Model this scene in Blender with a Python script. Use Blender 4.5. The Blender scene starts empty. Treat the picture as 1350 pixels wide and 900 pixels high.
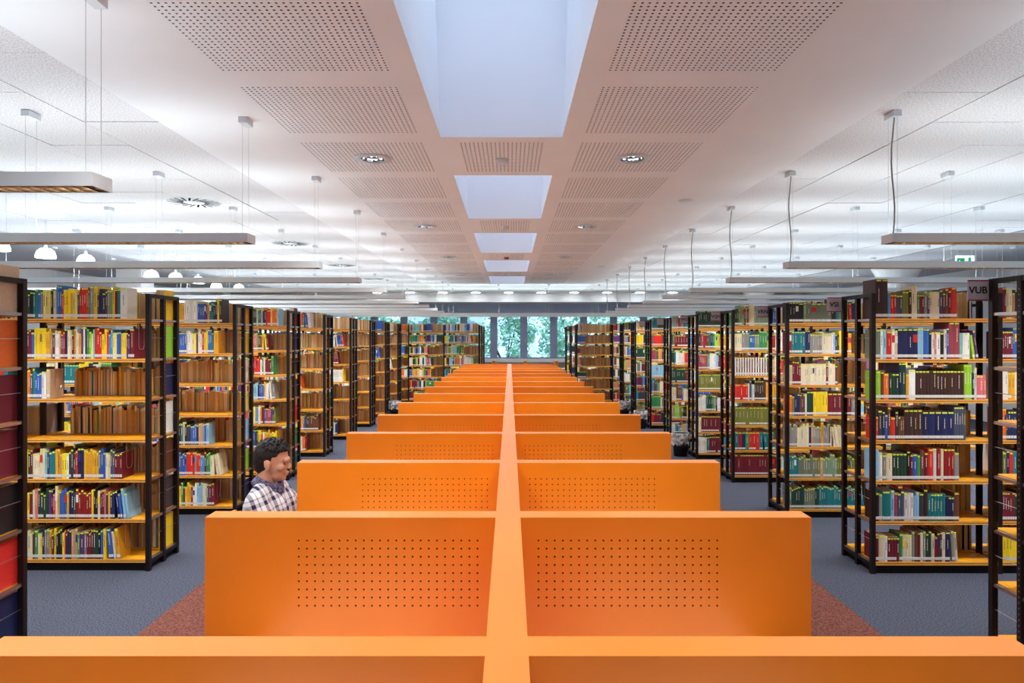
import bpy, bmesh, math, random
import numpy as np
from mathutils import Vector, Matrix
random.seed(11)
S = bpy.context.scene
COL = S.collection
# ------------------------------------------------------------------ camera, sky, exposure
VPX, VPY, CAMZ = 672.0, 444.0, 1.87
cd = bpy.data.cameras.new('camera'); cam = bpy.data.objects.new('camera', cd); COL.objects.link(cam)
cd.sensor_width = 36; cd.lens = 24.0; cd.clip_start = 0.05; cd.clip_end = 400
cam.location = (0, 0, CAMZ); cam.rotation_euler = (math.pi/2, 0, 0)
cd.shift_x = (675-VPX)/1350; cd.shift_y = -(450-VPY)/1350
S.camera = cam
S.view_settings.view_transform = 'Standard'; S.view_settings.look = 'None'
S.view_settings.gamma = 1; S.view_settings.use_curve_mapping = False
S.view_settings.exposure = 2.45
S.cycles.use_denoising = True
S.cycles.max_bounces = 10; S.cycles.diffuse_bounces = 6
W = bpy.data.worlds.new('sky'); S.world = W; W.use_nodes = True
bg = W.node_tree.nodes['Background']; bg.inputs[0].default_value = (0.58, 0.76, 1.0, 1); bg.inputs[1].default_value = .58
LAMP_UP = 5.7        # watts of the tubes of one 6 m pendant (they shine up)
LAMP_DOWN = 46.0
DOWNLIGHT = 26.0     # watts of one recessed downlight      # the share of the tubes that goes down through the louvre

# ------------------------------------------------------------------ helpers
def s2l(c):
    return tuple(((v/255)/12.92 if v/255 <= 0.04045 else ((v/255+0.055)/1.055)**2.4) for v in c)
def link(o, parent=None):
    COL.objects.link(o)
    if parent is not None: o.parent = parent
    return o
def tag(o, label=None, cat=None, group=None, kind=None):
    if label: o['label'] = label
    if cat: o['category'] = cat
    if group: o['group'] = group
    if kind: o['kind'] = kind
    return o
def empty(name, loc=(0,0,0), rz=0, parent=None):
    o = bpy.data.objects.new(name, None); o.location = loc; o.rotation_euler = (0,0,rz); o.empty_display_size = .1
    return link(o, parent)
class MB:
    def __init__(s): s.v = []; s.f = []; s.m = []
    def quad(s, a, b, c, d, mi=0):
        n = len(s.v); s.v += [a,b,c,d]; s.f.append((n,n+1,n+2,n+3)); s.m.append(mi); return s
    def box(s, x0,x1,y0,y1,z0,z1, mi=0):
        n = len(s.v)
        s.v += [(x0,y0,z0),(x1,y0,z0),(x1,y1,z0),(x0,y1,z0),(x0,y0,z1),(x1,y0,z1),(x1,y1,z1),(x0,y1,z1)]
        for f in ((0,3,2,1),(4,5,6,7),(0,1,5,4),(1,2,6,5),(2,3,7,6),(3,0,4,7)):
            s.f.append(tuple(n+i for i in f)); s.m.append(mi)
        return s
    def bar(s, p, q, r, seg=6, mi=0, r2=None):
        p = Vector(p); q = Vector(q); d = (q-p).normalized()
        a = d.orthogonal().normalized(); b = d.cross(a); r2 = r if r2 is None else r2
        n = len(s.v)
        for c, rr in ((p, r), (q, r2)):
            for i in range(seg):
                t = 2*math.pi*i/seg; s.v.append(tuple(c + a*math.cos(t)*rr + b*math.sin(t)*rr))
        for i in range(seg):
            j = (i+1) % seg; s.f.append((n+i, n+j, n+seg+j, n+seg+i)); s.m.append(mi)
        s.f.append(tuple(n+i for i in reversed(range(seg)))); s.m.append(mi)
        s.f.append(tuple(n+seg+i for i in range(seg))); s.m.append(mi)
        return s
    def path(s, pts, r, seg=6, mi=0):
        for p, q in zip(pts, pts[1:]): s.bar(p, q, r, seg, mi)
        return s
    def lathe(s, prof, seg=24, c=(0,0,0), mi=0, close=False):
        n = len(s.v)
        for (r, z) in prof:
            for i in range(seg):
                t = 2*math.pi*i/seg; s.v.append((c[0]+r*math.cos(t), c[1]+r*math.sin(t), c[2]+z))
        for k in range(len(prof)-1):
            for i in range(seg):
                j = (i+1) % seg
                s.f.append((n+k*seg+i, n+k*seg+j, n+(k+1)*seg+j, n+(k+1)*seg+i)); s.m.append(mi)
        if close:
            s.f.append(tuple(n+i for i in reversed(range(seg)))); s.m.append(mi)
            s.f.append(tuple(n+(len(prof)-1)*seg+i for i in range(seg))); s.m.append(mi)
        return s
    def mesh(s, name, mats, smooth=False):
        me = bpy.data.meshes.new(name); me.from_pydata(s.v, [], s.f)
        mats = mats if isinstance(mats, (list, tuple)) else [mats]
        for m in mats: me.materials.append(m)
        me.polygons.foreach_set('material_index', s.m)
        if smooth: me.polygons.foreach_set('use_smooth', [True]*len(s.f))
        me.update(); return me
    def build(s, name, mats, parent=None, smooth=False, loc=None):
        o = bpy.data.objects.new(name, s.mesh(name, mats, smooth))
        if loc: o.location = loc
        return link(o, parent)
def inst(name, me, parent=None, loc=(0,0,0), rz=0):
    o = bpy.data.objects.new(name, me); o.location = loc; o.rotation_euler = (0,0,rz); return link(o, parent)
def box_mesh(name, mat, *b): return MB().box(*b).mesh(name, mat)
ORD = ['zeroth','first','second','third','fourth','fifth','sixth','seventh','eighth','ninth','tenth','eleventh','twelfth','thirteenth','fourteenth','fifteenth','sixteenth']
def nth(n):
    if n <= 16: return ORD[n]
    return f"{n}{'th' if 10 <= n % 100 <= 20 else {1:'st',2:'nd',3:'rd'}.get(n % 10, 'th')}"

# ------------------------------------------------------------------ materials
def mat(name, rgb, rough=.5, spec=.4, metal=0, var=0, scale=20, bump=0, bscale=None, emit=None, es=0, rgb2=None, detail=3):
    m = bpy.data.materials.new(name); m.use_nodes = True
    nt = m.node_tree; b = nt.nodes['Principled BSDF']
    c = s2l(rgb)
    b.inputs['Base Color'].default_value = (*c, 1); b.inputs['Roughness'].default_value = rough
    b.inputs['Specular IOR Level'].default_value = spec; b.inputs['Metallic'].default_value = metal
    if emit:
        b.inputs['Emission Color'].default_value = (*s2l(emit), 1); b.inputs['Emission Strength'].default_value = es
    tc = nt.nodes.new('ShaderNodeTexCoord')
    nz = nt.nodes.new('ShaderNodeTexNoise'); nz.inputs['Scale'].default_value = scale; nz.inputs['Detail'].default_value = detail
    nt.links.new(tc.outputs['Object'], nz.inputs['Vector'])
    cr = nt.nodes.new('ShaderNodeValToRGB')
    if rgb2: d = s2l(rgb2); e = c
    else: d = tuple(max(0, v*(1-var)) for v in c); e = tuple(min(1, v*(1+var)) for v in c)
    cr.color_ramp.elements[0].color = (*d, 1); cr.color_ramp.elements[1].color = (*e, 1)
    cr.color_ramp.elements[0].position = .35; cr.color_ramp.elements[1].position = .65
    nt.links.new(nz.outputs['Fac'], cr.inputs['Fac'])
    if var or rgb2: nt.links.new(cr.outputs['Color'], b.inputs['Base Color'])
    if bump:
        bn = nt.nodes.new('ShaderNodeBump'); bn.inputs['Strength'].default_value = bump; bn.inputs['Distance'].default_value = .004
        n2 = nt.nodes.new('ShaderNodeTexNoise'); n2.inputs['Scale'].default_value = bscale or scale; n2.inputs['Detail'].default_value = 4
        nt.links.new(tc.outputs['Object'], n2.inputs['Vector'])
        nt.links.new(n2.outputs['Fac'], bn.inputs['Height']); nt.links.new(bn.outputs['Normal'], b.inputs['Normal'])
    return m
M = {}
M['carpet'] = mat('carpet_blue_grey', (87,93,110), .95, .1, rgb2=(42,46,57), scale=110, bump=.5, bscale=220, detail=6)
M['carpet_red'] = mat('carpet_brick_red', (126,80,70), .95, .1, rgb2=(72,42,38), scale=110, bump=.5, bscale=220, detail=6)
M['orange'] = mat('orange_laminate', (244,138,9), .38, .6, var=.035, scale=3)
_b = M['orange'].node_tree.nodes['Principled BSDF']; _b.inputs['Coat Weight'].default_value = .5; _b.inputs['Coat Roughness'].default_value = .3
M['soffit'] = mat('painted_plaster', (234,239,244), .8, .2, var=.015, scale=2)
M['woodwool'] = mat('wood_wool_board', (240,242,245), .9, .1, rgb2=(196,198,203), scale=95, bump=.6, bscale=140, detail=7)
M['slab'] = mat('ceiling_backing', (120,120,124), .9, .1, var=.05)
M['shade_trim_grey'] = mat('plaster_shade_and_trim', (176,178,184), .85, .15, var=.02, scale=1.5)  # grey carries the shade of the outer ceiling; also colours column base trim
M['white_wall'] = mat('white_wall_paint', (225,228,230), .8, .2, var=.015, scale=1.5)
M['front_wall'] = mat('front_wall_darkened', (150,138,124), .8, .2, var=.03, scale=1.5)  # unseen wall behind the camera, darkened to cut its reflection in the carrels
M['well'] = mat('skylight_white', (238,240,244), .75, .2, var=.01, scale=2)
M['hole'] = mat('hole_dark', (70,60,56), .9, .1, var=.05)
M['lampwhite'] = mat('lamp_white_enamel', (208,217,224), .4, .4, var=.01, scale=5)
M['louvre'] = mat('louvre_reflected_brown', (88,72,56), .3, .5, metal=1, var=.3, scale=30)  # brown reflections and a dim underside put into the metal colour
M['mirror'] = mat('mirror_reflector', (225,225,228), .08, .5, metal=1, var=.03, scale=30)
M['steel'] = mat('brushed_steel', (190,192,195), .35, .5, metal=1, var=.04, scale=40)
M['cable'] = mat('grey_cable', (150,150,152), .6, .3, var=.03)
M['wire'] = mat('thin_wire', (205,208,212), .5, .3, var=.03)
M['post'] = mat('dark_brown_metal', (27,19,20), .42, .3, var=.08, scale=15)
M['slot'] = mat('slot_light', (140,132,122), .7, .2, var=.05)
M['shelf'] = mat('yellow_lacquered_board', (224,156,26), .35, .4, var=.05, scale=8)
M['edge'] = mat('shelf_edge_wood', (226,164,74), .5, .3, var=.08, scale=25)
M['plinth'] = mat('black_plinth', (22,20,21), .6, .2, var=.1)
M['slate'] = mat('slate_panel', (158,172,200), .6, .3, var=.03, scale=4)
M['frame'] = mat('window_frame_grey', (132,140,166), .5, .3, var=.03)
M['black'] = mat('black_plastic', (24,24,26), .5, .3, var=.1)
M['desk'] = mat('desk_white_laminate', (225,222,214), .45, .35, var=.02)
M['sign'] = mat('sign_grey', (176,172,184), .5, .3, var=.02)
M['signred'] = mat('sign_red', (158,32,40), .5, .3, var=.03)
M['signtext'] = mat('sign_text_black', (24,20,26), .6, .2, var=.05)
M['dome'] = mat('dome_glass', (240,243,248), .3, .4, emit=(240,246,255), es=.5, var=.01)
M['bulb'] = mat('bulb_glow', (255,250,240), .3, .3, emit=(255,246,235), es=1.6, var=.01)
M['flush'] = mat('flush_light_glow', (250,250,250), .3, .3, emit=(245,250,255), es=5, var=.01)
M['redplastic'] = mat('red_plastic', (160,45,40), .5, .3, var=.05)
M['exitgreen'] = mat('exit_green', (0,140,90), .4, .3, emit=(0,150,95), es=.08, var=.02)
M['exitwhite'] = mat('exit_white', (240,250,248), .4, .3, emit=(225,245,245), es=.1, var=.02)
M['leaf'] = mat('leaf_hazy_green', (156,202,168), .6, .2, rgb2=(84,140,120), scale=1.2)  # haze and overexposure outdoors are put into this pale green
M['bark'] = mat('bark', (90,75,62), .9, .1, var=.2)
M['grass'] = mat('lawn', (110,150,100), .95, .1, var=.2, scale=3)
M['hill'] = mat('hazy_wooded_hill', (208,224,234), .95, .1, rgb2=(172,202,208), scale=.4, detail=8)  # distance haze put into the pale bluish colour
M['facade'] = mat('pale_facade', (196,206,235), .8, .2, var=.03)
M['skin'] = mat('skin', (206,152,124), .5, .35, var=.05, scale=12)
M['hair'] = mat('black_hair', (26,20,20), .5, .4, var=.3, scale=90, bump=.8, bscale=160)
M['trouser'] = mat('dark_denim', (50,56,80), .85, .2, var=.15, scale=80)
M['shoe'] = mat('shoe_leather', (40,32,28), .5, .4, var=.1)
M['eye'] = mat('eye_white', (150,130,120), .25, .5, var=.01)
M['lips'] = mat('lips', (150,88,76), .5, .3, var=.05)
M['chairseat'] = mat('chair_beech', (190,140,85), .5, .35, var=.1, scale=10)
def glass(name, tint=(1,1,1), gl=.08):
    m = bpy.data.materials.new(name); m.use_nodes = True; nt = m.node_tree; nt.nodes.remove(nt.nodes['Principled BSDF'])
    t = nt.nodes.new('ShaderNodeBsdfTransparent'); t.inputs[0].default_value = (*tint, 1)
    g = nt.nodes.new('ShaderNodeBsdfGlossy'); g.inputs['Roughness'].default_value = .03
    x = nt.nodes.new('ShaderNodeMixShader'); fr = nt.nodes.new('ShaderNodeFresnel'); fr.inputs[0].default_value = 1.3
    nt.links.new(fr.outputs[0], x.inputs[0]); nt.links.new(t.outputs[0], x.inputs[1]); nt.links.new(g.outputs[0], x.inputs[2])
    nt.links.new(x.outputs[0], nt.nodes['Material Output'].inputs[0]); return m
M['glass'] = glass('window_glass', (.97,.99,1.0))
def bag_mat():
    m = bpy.data.materials.new('clear_bin_liner'); m.use_nodes = True; nt = m.node_tree; b = nt.nodes['Principled BSDF']
    b.inputs['Base Color'].default_value = (.8,.82,.86,1); b.inputs['Roughness'].default_value = .25
    tc = nt.nodes.new('ShaderNodeTexCoord'); nz = nt.nodes.new('ShaderNodeTexNoise'); nz.inputs['Scale'].default_value = 14; nz.inputs['Detail'].default_value = 5
    cr = nt.nodes.new('ShaderNodeValToRGB'); cr.color_ramp.elements[0].position = .4; cr.color_ramp.elements[1].position = .62
    cr.color_ramp.elements[0].color = (.22,.22,.22,1); cr.color_ramp.elements[1].color = (.8,.8,.8,1)
    nt.links.new(tc.outputs['Object'], nz.inputs['Vector']); nt.links.new(nz.outputs['Fac'], cr.inputs['Fac']); nt.links.new(cr.outputs['Color'], b.inputs['Alpha'])
    return m
M['liner'] = bag_mat()
def attr_mat():
    m = bpy.data.materials.new('book_cloth_and_paper'); m.use_nodes = True; nt = m.node_tree; b = nt.nodes['Principled BSDF']
    a = nt.nodes.new('ShaderNodeAttribute'); a.attribute_name = 'Col'
    tc = nt.nodes.new('ShaderNodeTexCoord'); nz = nt.nodes.new('ShaderNodeTexNoise'); nz.inputs['Scale'].default_value = 60; nz.inputs['Detail'].default_value = 3
    mr = nt.nodes.new('ShaderNodeMapRange'); mr.inputs['To Min'].default_value = .86; mr.inputs['To Max'].default_value = 1.12
    mx = nt.nodes.new('ShaderNodeVectorMath'); mx.operation = 'MULTIPLY'
    nt.links.new(tc.outputs['Object'], nz.inputs['Vector']); nt.links.new(nz.outputs['Fac'], mr.inputs['Value'])
    nt.links.new(a.outputs['Color'], mx.inputs[0]); nt.links.new(mr.outputs[0], mx.inputs[1]); nt.links.new(mx.outputs[0], b.inputs['Base Color'])
    b.inputs['Roughness'].default_value = .45; b.inputs['Specular IOR Level'].default_value = .35
    return m
M['book'] = attr_mat()
M['blabel'] = mat('book_label_paper', (214,216,216), .5, .3, var=.04, scale=60)
M['bsticker'] = mat('book_sticker_yellow', (214,232,70), .5, .3, var=.05, scale=60)
def plaid():
    m = bpy.data.materials.new('plaid_shirt_cloth'); m.use_nodes = True; nt = m.node_tree; b = nt.nodes['Principled BSDF']
    b.inputs['Roughness'].default_value = .85; b.inputs['Specular IOR Level'].default_value = .15
    tc = nt.nodes.new('ShaderNodeTexCoord'); sx = nt.nodes.new('ShaderNodeSeparateXYZ'); nt.links.new(tc.outputs['Object'], sx.inputs[0])
    def N(op, a, bb=None):
        n = nt.nodes.new('ShaderNodeMath'); n.operation = op
        for i, v in enumerate((a, bb)):
            if v is None: continue
            if isinstance(v, (int, float)): n.inputs[i].default_value = v
            else: nt.links.new(v, n.inputs[i])
        return n.outputs[0]
    X, Y, Z = sx.outputs
    u = N('ADD', N('MULTIPLY', X, .9), N('ADD', N('MULTIPLY', Y, .75), N('MULTIPLY', Z, .25)))
    v = N('SUBTRACT', Z, N('MULTIPLY', X, .35))
    def band(c, per, ph, wid): return N('LESS_THAN', N('FRACT', N('ADD', N('DIVIDE', c, per), ph)), wid)
    a1 = band(u, .078, 0, .30); a2 = band(u, .078, .45, .10); c1 = band(v, .09, 0, .26); c2 = band(v, .09, .5, .10)
    t = N('MINIMUM', N('ADD', N('ADD', N('MULTIPLY', a1, .62), N('MULTIPLY', a2, .5)), N('ADD', N('MULTIPLY', c1, .4), N('MULTIPLY', c2, .3))), 1)
    cr = nt.nodes.new('ShaderNodeValToRGB'); cr.color_ramp.elements[0].color = (*s2l((226,226,232)),1); cr.color_ramp.elements[1].color = (*s2l((46,42,74)),1)
    nt.links.new(t, cr.inputs['Fac']); nt.links.new(cr.outputs['Color'], b.inputs['Base Color']); return m
M['plaid'] = plaid()
M['collar'] = mat('shirt_collar_cloth', (52,48,78), .85, .15, rgb2=(128,124,150), scale=60)

# ------------------------------------------------------------------ the room
ZS = 3.37; ZC = 3.42; Y0, Y1 = -4.0, 24.4; YW = 25.5; XW = 10.5; XB = 7.45
fl = MB().box(-XW, XW, Y0, YW, -.1, 0).build('floor', M['carpet']); tag(fl, kind='structure')
MB().box(-2.335, 2.335, Y0, 17.4, -.02, .004).build('carpet_inlay', M['carpet_red'], fl)
# central soffit with openings
SX = [-2.45, -1.628, -.669, -.52, -.395, .27, .395, .547, 1.506, 2.42]
PL, PP, P0 = .94, 1.1733, 4.09
rows = [(P0+PP*n, P0+PP*n+PL, n) for n in range(-6, 13)]
wells = [(6.34+3.52*k, 8.65+3.52*k) for k in range(-2, 4)]
ys = sorted(set([Y0, 19.4] + [round(v,4) for a in rows for v in a[:2]] + [round(v,4) for w in wells for v in w]))
ys = [v for v in ys if Y0 <= v <= 19.4]
mb = MB(); ZT = ZC+.1
def inwell(y): return any(a < y < b for a, b in wells)
def inrow(y): return any(a < y < b for a, b, n in rows)
for j in range(len(ys)-1):
    ym = (ys[j]+ys[j+1])/2
    for i in range(9):
        if i in (1, 7) and inrow(ym): continue
        if i in (3, 4, 5) and inwell(ym): continue
        if i == 4 and inrow(ym) : 
            if any(b < ym and ym < a2 for (a, b), (a2, b2) in zip(wells, wells[1:])) : continue
        mb.quad((SX[i],ys[j],ZS),(SX[i],ys[j+1],ZS),(SX[i+1],ys[j+1],ZS),(SX[i+1],ys[j],ZS))
for x in (SX[0], SX[9]): mb.quad((x,Y0,ZS),(x,19.4,ZS),(x,19.4,ZT),(x,Y0,ZT))
mb.quad((SX[0],19.4,ZS),(SX[9],19.4,ZS),(SX[9],19.4,ZT),(SX[0],19.4,ZT))
soffit = mb.build('ceiling', M['soffit']); tag(soffit, kind='structure')
def perf_mesh(name, x0, x1, y0, y1, nx, ny, r, hole=None):
    """plate with nx * ny round holes, bottom face at z=0, recessed dark bottoms"""
    m = MB(); px = (x1-x0)/nx; py = (y1-y0)/ny; seg = 8
    for i in range(nx):
        for j in range(ny):
            cx = x0+px*(i+.5); cy = y0+py*(j+.5)
            if hole and max(math.hypot(cx+sx*px/2-hole[0], cy+sy*py/2-hole[1]) for sx in (-1,1) for sy in (-1,1)) < hole[2]: continue
            out = []; inn = []
            for k in range(seg):
                t = 2*math.pi*k/seg; c, s_ = math.cos(t), math.sin(t)
                q = max(abs(c), abs(s_)); out.append((cx+c/q*px/2, cy+s_/q*py/2)); inn.append((cx+c*r, cy+s_*r))
            n = len(m.v)
            m.v += [(a,b,0) for a,b in out] + [(a,b,0) for a,b in inn] + [(a,b,.012) for a,b in inn]
            for k in range(seg):
                l = (k+1) % seg
                m.f.append((n+k, n+seg+k, n+seg+l, n+l)); m.m.append(0)
                m.f.append((n+seg+k, n+2*seg+k, n+2*seg+l, n+seg+l)); m.m.append(1)
            m.f.append(tuple(n+2*seg+k for k in reversed(range(seg)))); m.m.append(1)
    return m.mesh(name, [M['soffit'], M['hole']])
wS = .959
pm = perf_mesh('perforated_panel', 0, wS, 0, PL, 29, 28, .0068)
pmd = perf_mesh('perforated_panel_lamp', 0, wS, 0, PL, 29, 28, .0068, hole=(wS/2, PL/2, .15))
pmc = perf_mesh('perforated_panel_centre', 0, .665, 0, PL, 20, 28, .0068)
DL = []
for a, b, n in rows:
    for x in (SX[1], SX[7]):
        lampy = (n - 1) % 3 == 0
        inst('perforated_panel', pmd if lampy else pm, soffit, (x, a, ZS))
        if lampy: DL.append((x+wS/2, a+PL/2, n))
    if any(b0 < (a+b)/2 < a2 for (a0, b0), (a2, b2) in zip(wells, wells[1:])):
        inst('perforated_panel', pmc, soffit, (SX[4], a, ZS))
# skylight wells: tapered shafts with a framed pane on top
for k, (a, b) in enumerate(wells):
    m = MB(); x0, x1 = SX[3], SX[6]; t = .055; z1 = 4.75
    B = [(x0,a,ZS),(x1,a,ZS),(x1,b,ZS),(x0,b,ZS)]; T = [(x0-t,a-t,z1),(x1+t,a-t,z1),(x1+t,b+t,z1),(x0-t,b+t,z1)]
    for i in range(4):
        j = (i+1) % 4; m.quad(B[i], T[i], T[j], B[j])
    o = m.build('skylight_shaft', M['well'], soffit)
    MB().quad((x0-t,a-t,z1),(x1+t,a-t,z1),(x1+t,b+t,z1),(x0-t,b+t,z1)).build('skylight_pane', M['glass'], o)
# side ceilings of wood wool boards
pw, pl_ = .6242, 1.19
wwv = [box_mesh('wood_wool_board', M['woodwool'], 0, pw-.005, 0, pl_-.005, 0, .03), box_mesh('wood_wool_half_board', M['woodwool'], 0, pw-.005, 0, pl_/2-.005, 0, .03)]
for side, nm in ((-1, 'ceiling_left'), (1, 'ceiling_right')):
    xa = SX[9] if side > 0 else -XB
    xb = XB if side > 0 else SX[0]
    cb = MB().box(xa, xb, Y0, Y1, ZC+.035, ZC+.12).build(nm, M['slab']); tag(cb, kind='structure')
    for i in range(8):
        y = Y0; half = i % 2
        while y < Y1-.2:
            L = pl_/2 if half else pl_
            if y+L > Y1+.05: L = pl_/2
            if y+L > Y1+.05: break
            inst('wood_wool_board', wwv[1] if L < pl_ else wwv[0], cb, (xa+.002+i*(xb-xa)/8, y, ZC+random.uniform(-.004, .004))); y += L; half = 0
    oc = MB().box(side*XB if side > 0 else -XW, XW if side > 0 else -XB, Y0, YW, ZC-.02, ZC+.12).build('ceiling_outer_'+('right' if side > 0 else 'left'), M['shade_trim_grey']); tag(oc, kind='structure')  # same ceiling plane, coloured grey for the shade past the lamps
cb = MB().box(SX[0], SX[9], 19.4, Y1, ZC, ZC+.12).build('ceiling_back', M['soffit']); tag(cb, kind='structure')
# walls
for nm, b in (('wall_left', (-XW-.15,-XW,Y0,YW,0,ZC+.1)), ('wall_right', (XW,XW+.15,Y0,YW,0,ZC+.1)), ('wall_front', (-XW,XW,Y0-.15,Y0,0,ZC+.1))):
    tag(MB().box(*b).build(nm, M['white_wall'] if nm != 'wall_front' else M['front_wall']), kind='structure')
wb = MB().box(-XW,XW,YW,YW+.25,0,1.05).build('wall_back', M['white_wall']); tag(wb, kind='structure')
MB().box(-XW,XW,YW-.06,YW+.25,2.72,2.93).build('blind_box', M['slate'], wb)
MB().box(-XW,XW,YW-.03,YW+.25,2.93,ZC+.12).build('upper_panel', M['slate'], wb)
tag(MB().box(-XW,XW,Y1,YW,3.12,ZC+.12).build('trim_1', M['white_wall']), kind='structure')
tag(MB().box(-XW,XW,YW-.22,YW,.93,1.06).build('trim_2', M['white_wall']), kind='structure')
# windows
ww = 1.12; nwin = 18; xw0 = -.595 - ww*8
fmesh = None
for i in range(nwin):
    xa = xw0+i*ww; xb = xa+ww; z0, z1 = 1.05, 2.72
    m = MB()
    m.box(0,.132,-.03,.06,0,z1-z0).box(ww-.132,ww,-.03,.06,0,z1-z0).box(.132,ww-.132,-.03,.06,0,.06).box(.132,ww-.132,-.03,.06,z1-z0-.06,z1-z0)
    fo = m.build(f'window_{i+1}', M['frame'], loc=(xa, YW+.05, z0)); tag(fo, kind='structure')
    MB().box(.125,ww-.125,.01,.02,.05,z1-z0-.05).build('pane', M['glass'], fo)
    if i % 2 == 1: MB().box(.06,.085,-.07,-.03,.62,.76).build('window_handle', M['steel'], fo)
for s_ in (-1, 1):
    xa, xb = (-XW, xw0) if s_ < 0 else (xw0+nwin*ww, XW)
    if xb > xa: MB().box(xa,xb,YW,YW+.2,1.05,2.72).build('window_pier', M['slate'], wb)

# ------------------------------------------------------------------ outside
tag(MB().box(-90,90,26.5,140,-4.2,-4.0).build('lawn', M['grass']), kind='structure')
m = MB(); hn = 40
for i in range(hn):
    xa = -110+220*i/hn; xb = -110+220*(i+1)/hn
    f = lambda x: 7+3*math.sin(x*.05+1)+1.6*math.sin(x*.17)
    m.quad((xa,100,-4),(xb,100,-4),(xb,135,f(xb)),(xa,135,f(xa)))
tag(m.build('hazy_wooded_hill', M['hill']), kind='structure')
fac = empty('office_block', (-6.6, 62, -4)); tag(fac, 'pale blue office block seen through the window beyond the trees', 'building')
MB().box(-4.2,4.2,0,7,0,13).build('wall', M['facade'], fac)
for ix in range(4):
    for iz in range(5): MB().box(-3.7+ix*2,-2.4+ix*2,-.06,.02,1+iz*2.4,2.5+iz*2.4).build('window', M['frame'], fac)
def tree(x, y, h, rx, label, seed):
    rnd = random.Random(seed); t = empty('tree', (x, y, -4)); tag(t, label, 'tree', 'trees outside the windows')
    m = MB().bar((0,0,0),(0,0,h*.5),.22,8,r2=.12)
    for k in range(5):
        a = rnd.uniform(0,6.28); m.bar((0,0,h*.4),(math.cos(a)*rx*.6,math.sin(a)*rx*.6,h*rnd.uniform(.6,.85)),.08,5,r2=.03)
    m.build('trunk', M['bark'], t)
    m = MB(); clumps = []
    for k in range(34):
        th = rnd.uniform(0,6.28); u = rnd.uniform(-.8,1); q = math.sqrt(max(0,1-u*u))*rnd.uniform(.55,1)
        clumps.append((rx*q*math.cos(th), rx*q*math.sin(th), h*.62+h*.36*u, rnd.uniform(.5,1.0)))
    for c in clumps:
        for k in range(95):
            d = Vector((rnd.gauss(0,1),rnd.gauss(0,1),rnd.gauss(0,.8))).normalized()*c[3]*rnd.uniform(.55,1.05)
            p = Vector(c[:3])+d; a = Vector((rnd.gauss(0,1),rnd.gauss(0,1),rnd.gauss(0,.6))).normalized(); b = a.orthogonal().normalized(); s_ = rnd.uniform(.09,.19)
            m.quad(tuple(p-a*s_),tuple(p-b*s_*.6),tuple(p+a*s_),tuple(p+b*s_*.6))
    tag(m.build('foliage', M['leaf'], t), kind='stuff')
for i, (x,y,h,r,l) in enumerate(((-.3,52,8.6,2.3,'leafy tree behind the middle window pane with low round crown'),(3.9,40,8.6,2.6,'tall full tree outside behind the window desk'),
      (9.5,50,9.6,3.0,'wide tree outside beyond the signed bookcase row'),(-8.5,42,9.8,2.8,'tree outside beyond the unsigned bookcase row'),(-4.6,46,8.4,1.7,'small far tree outside beside the pale office block'))):
    tree(x,y,h,r,l,i)

# ------------------------------------------------------------------ study carrels
TH = .09; PH = 1.23; HW = 1.075; SPX = -.006; PK = [1.37+1.05*(k+1) for k in range(-1, 14)]
car = empty('study_carrel_row', (SPX, 0, 0)); tag(car, 'long double row of orange study carrels down the middle of the carpet', 'study carrels')
ye = PK[-1]+TH
MB().box(-.044,.044,PK[0]-1.6,ye,0,PH).build('spine_panel', M['orange'], car)
def divider_mesh():
    m = MB(); x0, x1 = .044, HW; u0, nx, pu = .108-.0144, 23, .0288; v1 = 1.149+.01445; nz, pv = 9, .0289; v0 = v1-nz*pv; u1 = u0+nx*pu; r = .0034; seg = 8
    for y, fl_ in ((-TH/2, False), (TH/2, True)):
        for (a,b,c,d) in ((x0,u0,0,PH),(u1,x1,0,PH),(u0,u1,0,v0),(u0,u1,v1,PH)):
            q = [(a,y,c),(b,y,c),(b,y,d),(a,y,d)]
            m.quad(*(reversed(q) if fl_ else q))
    m.quad((x0,-TH/2,PH),(x1,-TH/2,PH),(x1,TH/2,PH),(x0,TH/2,PH)); m.quad((x1,-TH/2,0),(x1,TH/2,0),(x1,TH/2,PH),(x1,-TH/2,PH)); m.quad((x0,-TH/2,0),(x0,-TH/2,PH),(x0,TH/2,PH),(x0,TH/2,0))
    for i in range(nx):
        for j in range(nz):
            cx = u0+pu*(i+.5); cz = v0+pv*(j+.5); n = len(m.v); ring = []
            for k in range(seg):
                t = 2*math.pi*k/seg; c, s_ = math.cos(t), math.sin(t); q = max(abs(c),abs(s_)); ring.append(((cx+c/q*pu/2, cz+s_/q*pv/2),(cx+c*r, cz+s_*r)))
            for y in (-TH/2, TH/2):
                m.v += [(a[0],y,a[1]) for a,b in ring] + [(b[0],y,b[1]) for a,b in ring]
            for k in range(seg):
                l = (k+1) % seg
                m.f.append((n+k,n+l,n+seg+l,n+seg+k)); m.m.append(0)
                m.f.append((n+2*seg+k,n+3*seg+k,n+3*seg+l,n+2*seg+l)); m.m.append(0)
                m.f.append((n+seg+k,n+seg+l,n+3*seg+l,n+3*seg+k)); m.m.append(1)
    return m.mesh('divider', [M['orange'], M['hole']])
dm = divider_mesh()
dkm = box_mesh('desktop', M['desk'], .046, .90, .002, 1.05-TH-.002, .715, .74)
for i, y in enumerate(PK):
    for rz in (0, math.pi):
        inst('divider', dm, car, (0, y+TH/2, 0), rz)
        if i < len(PK)-1: inst('desktop', dkm, car, (0, y+TH if rz == 0 else y+1.05, 0), rz)
for rz in (0, math.pi): inst('desktop', dkm, car, (0, PK[0]-(1.05-TH) if rz == 0 else PK[0], 0), rz)
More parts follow.
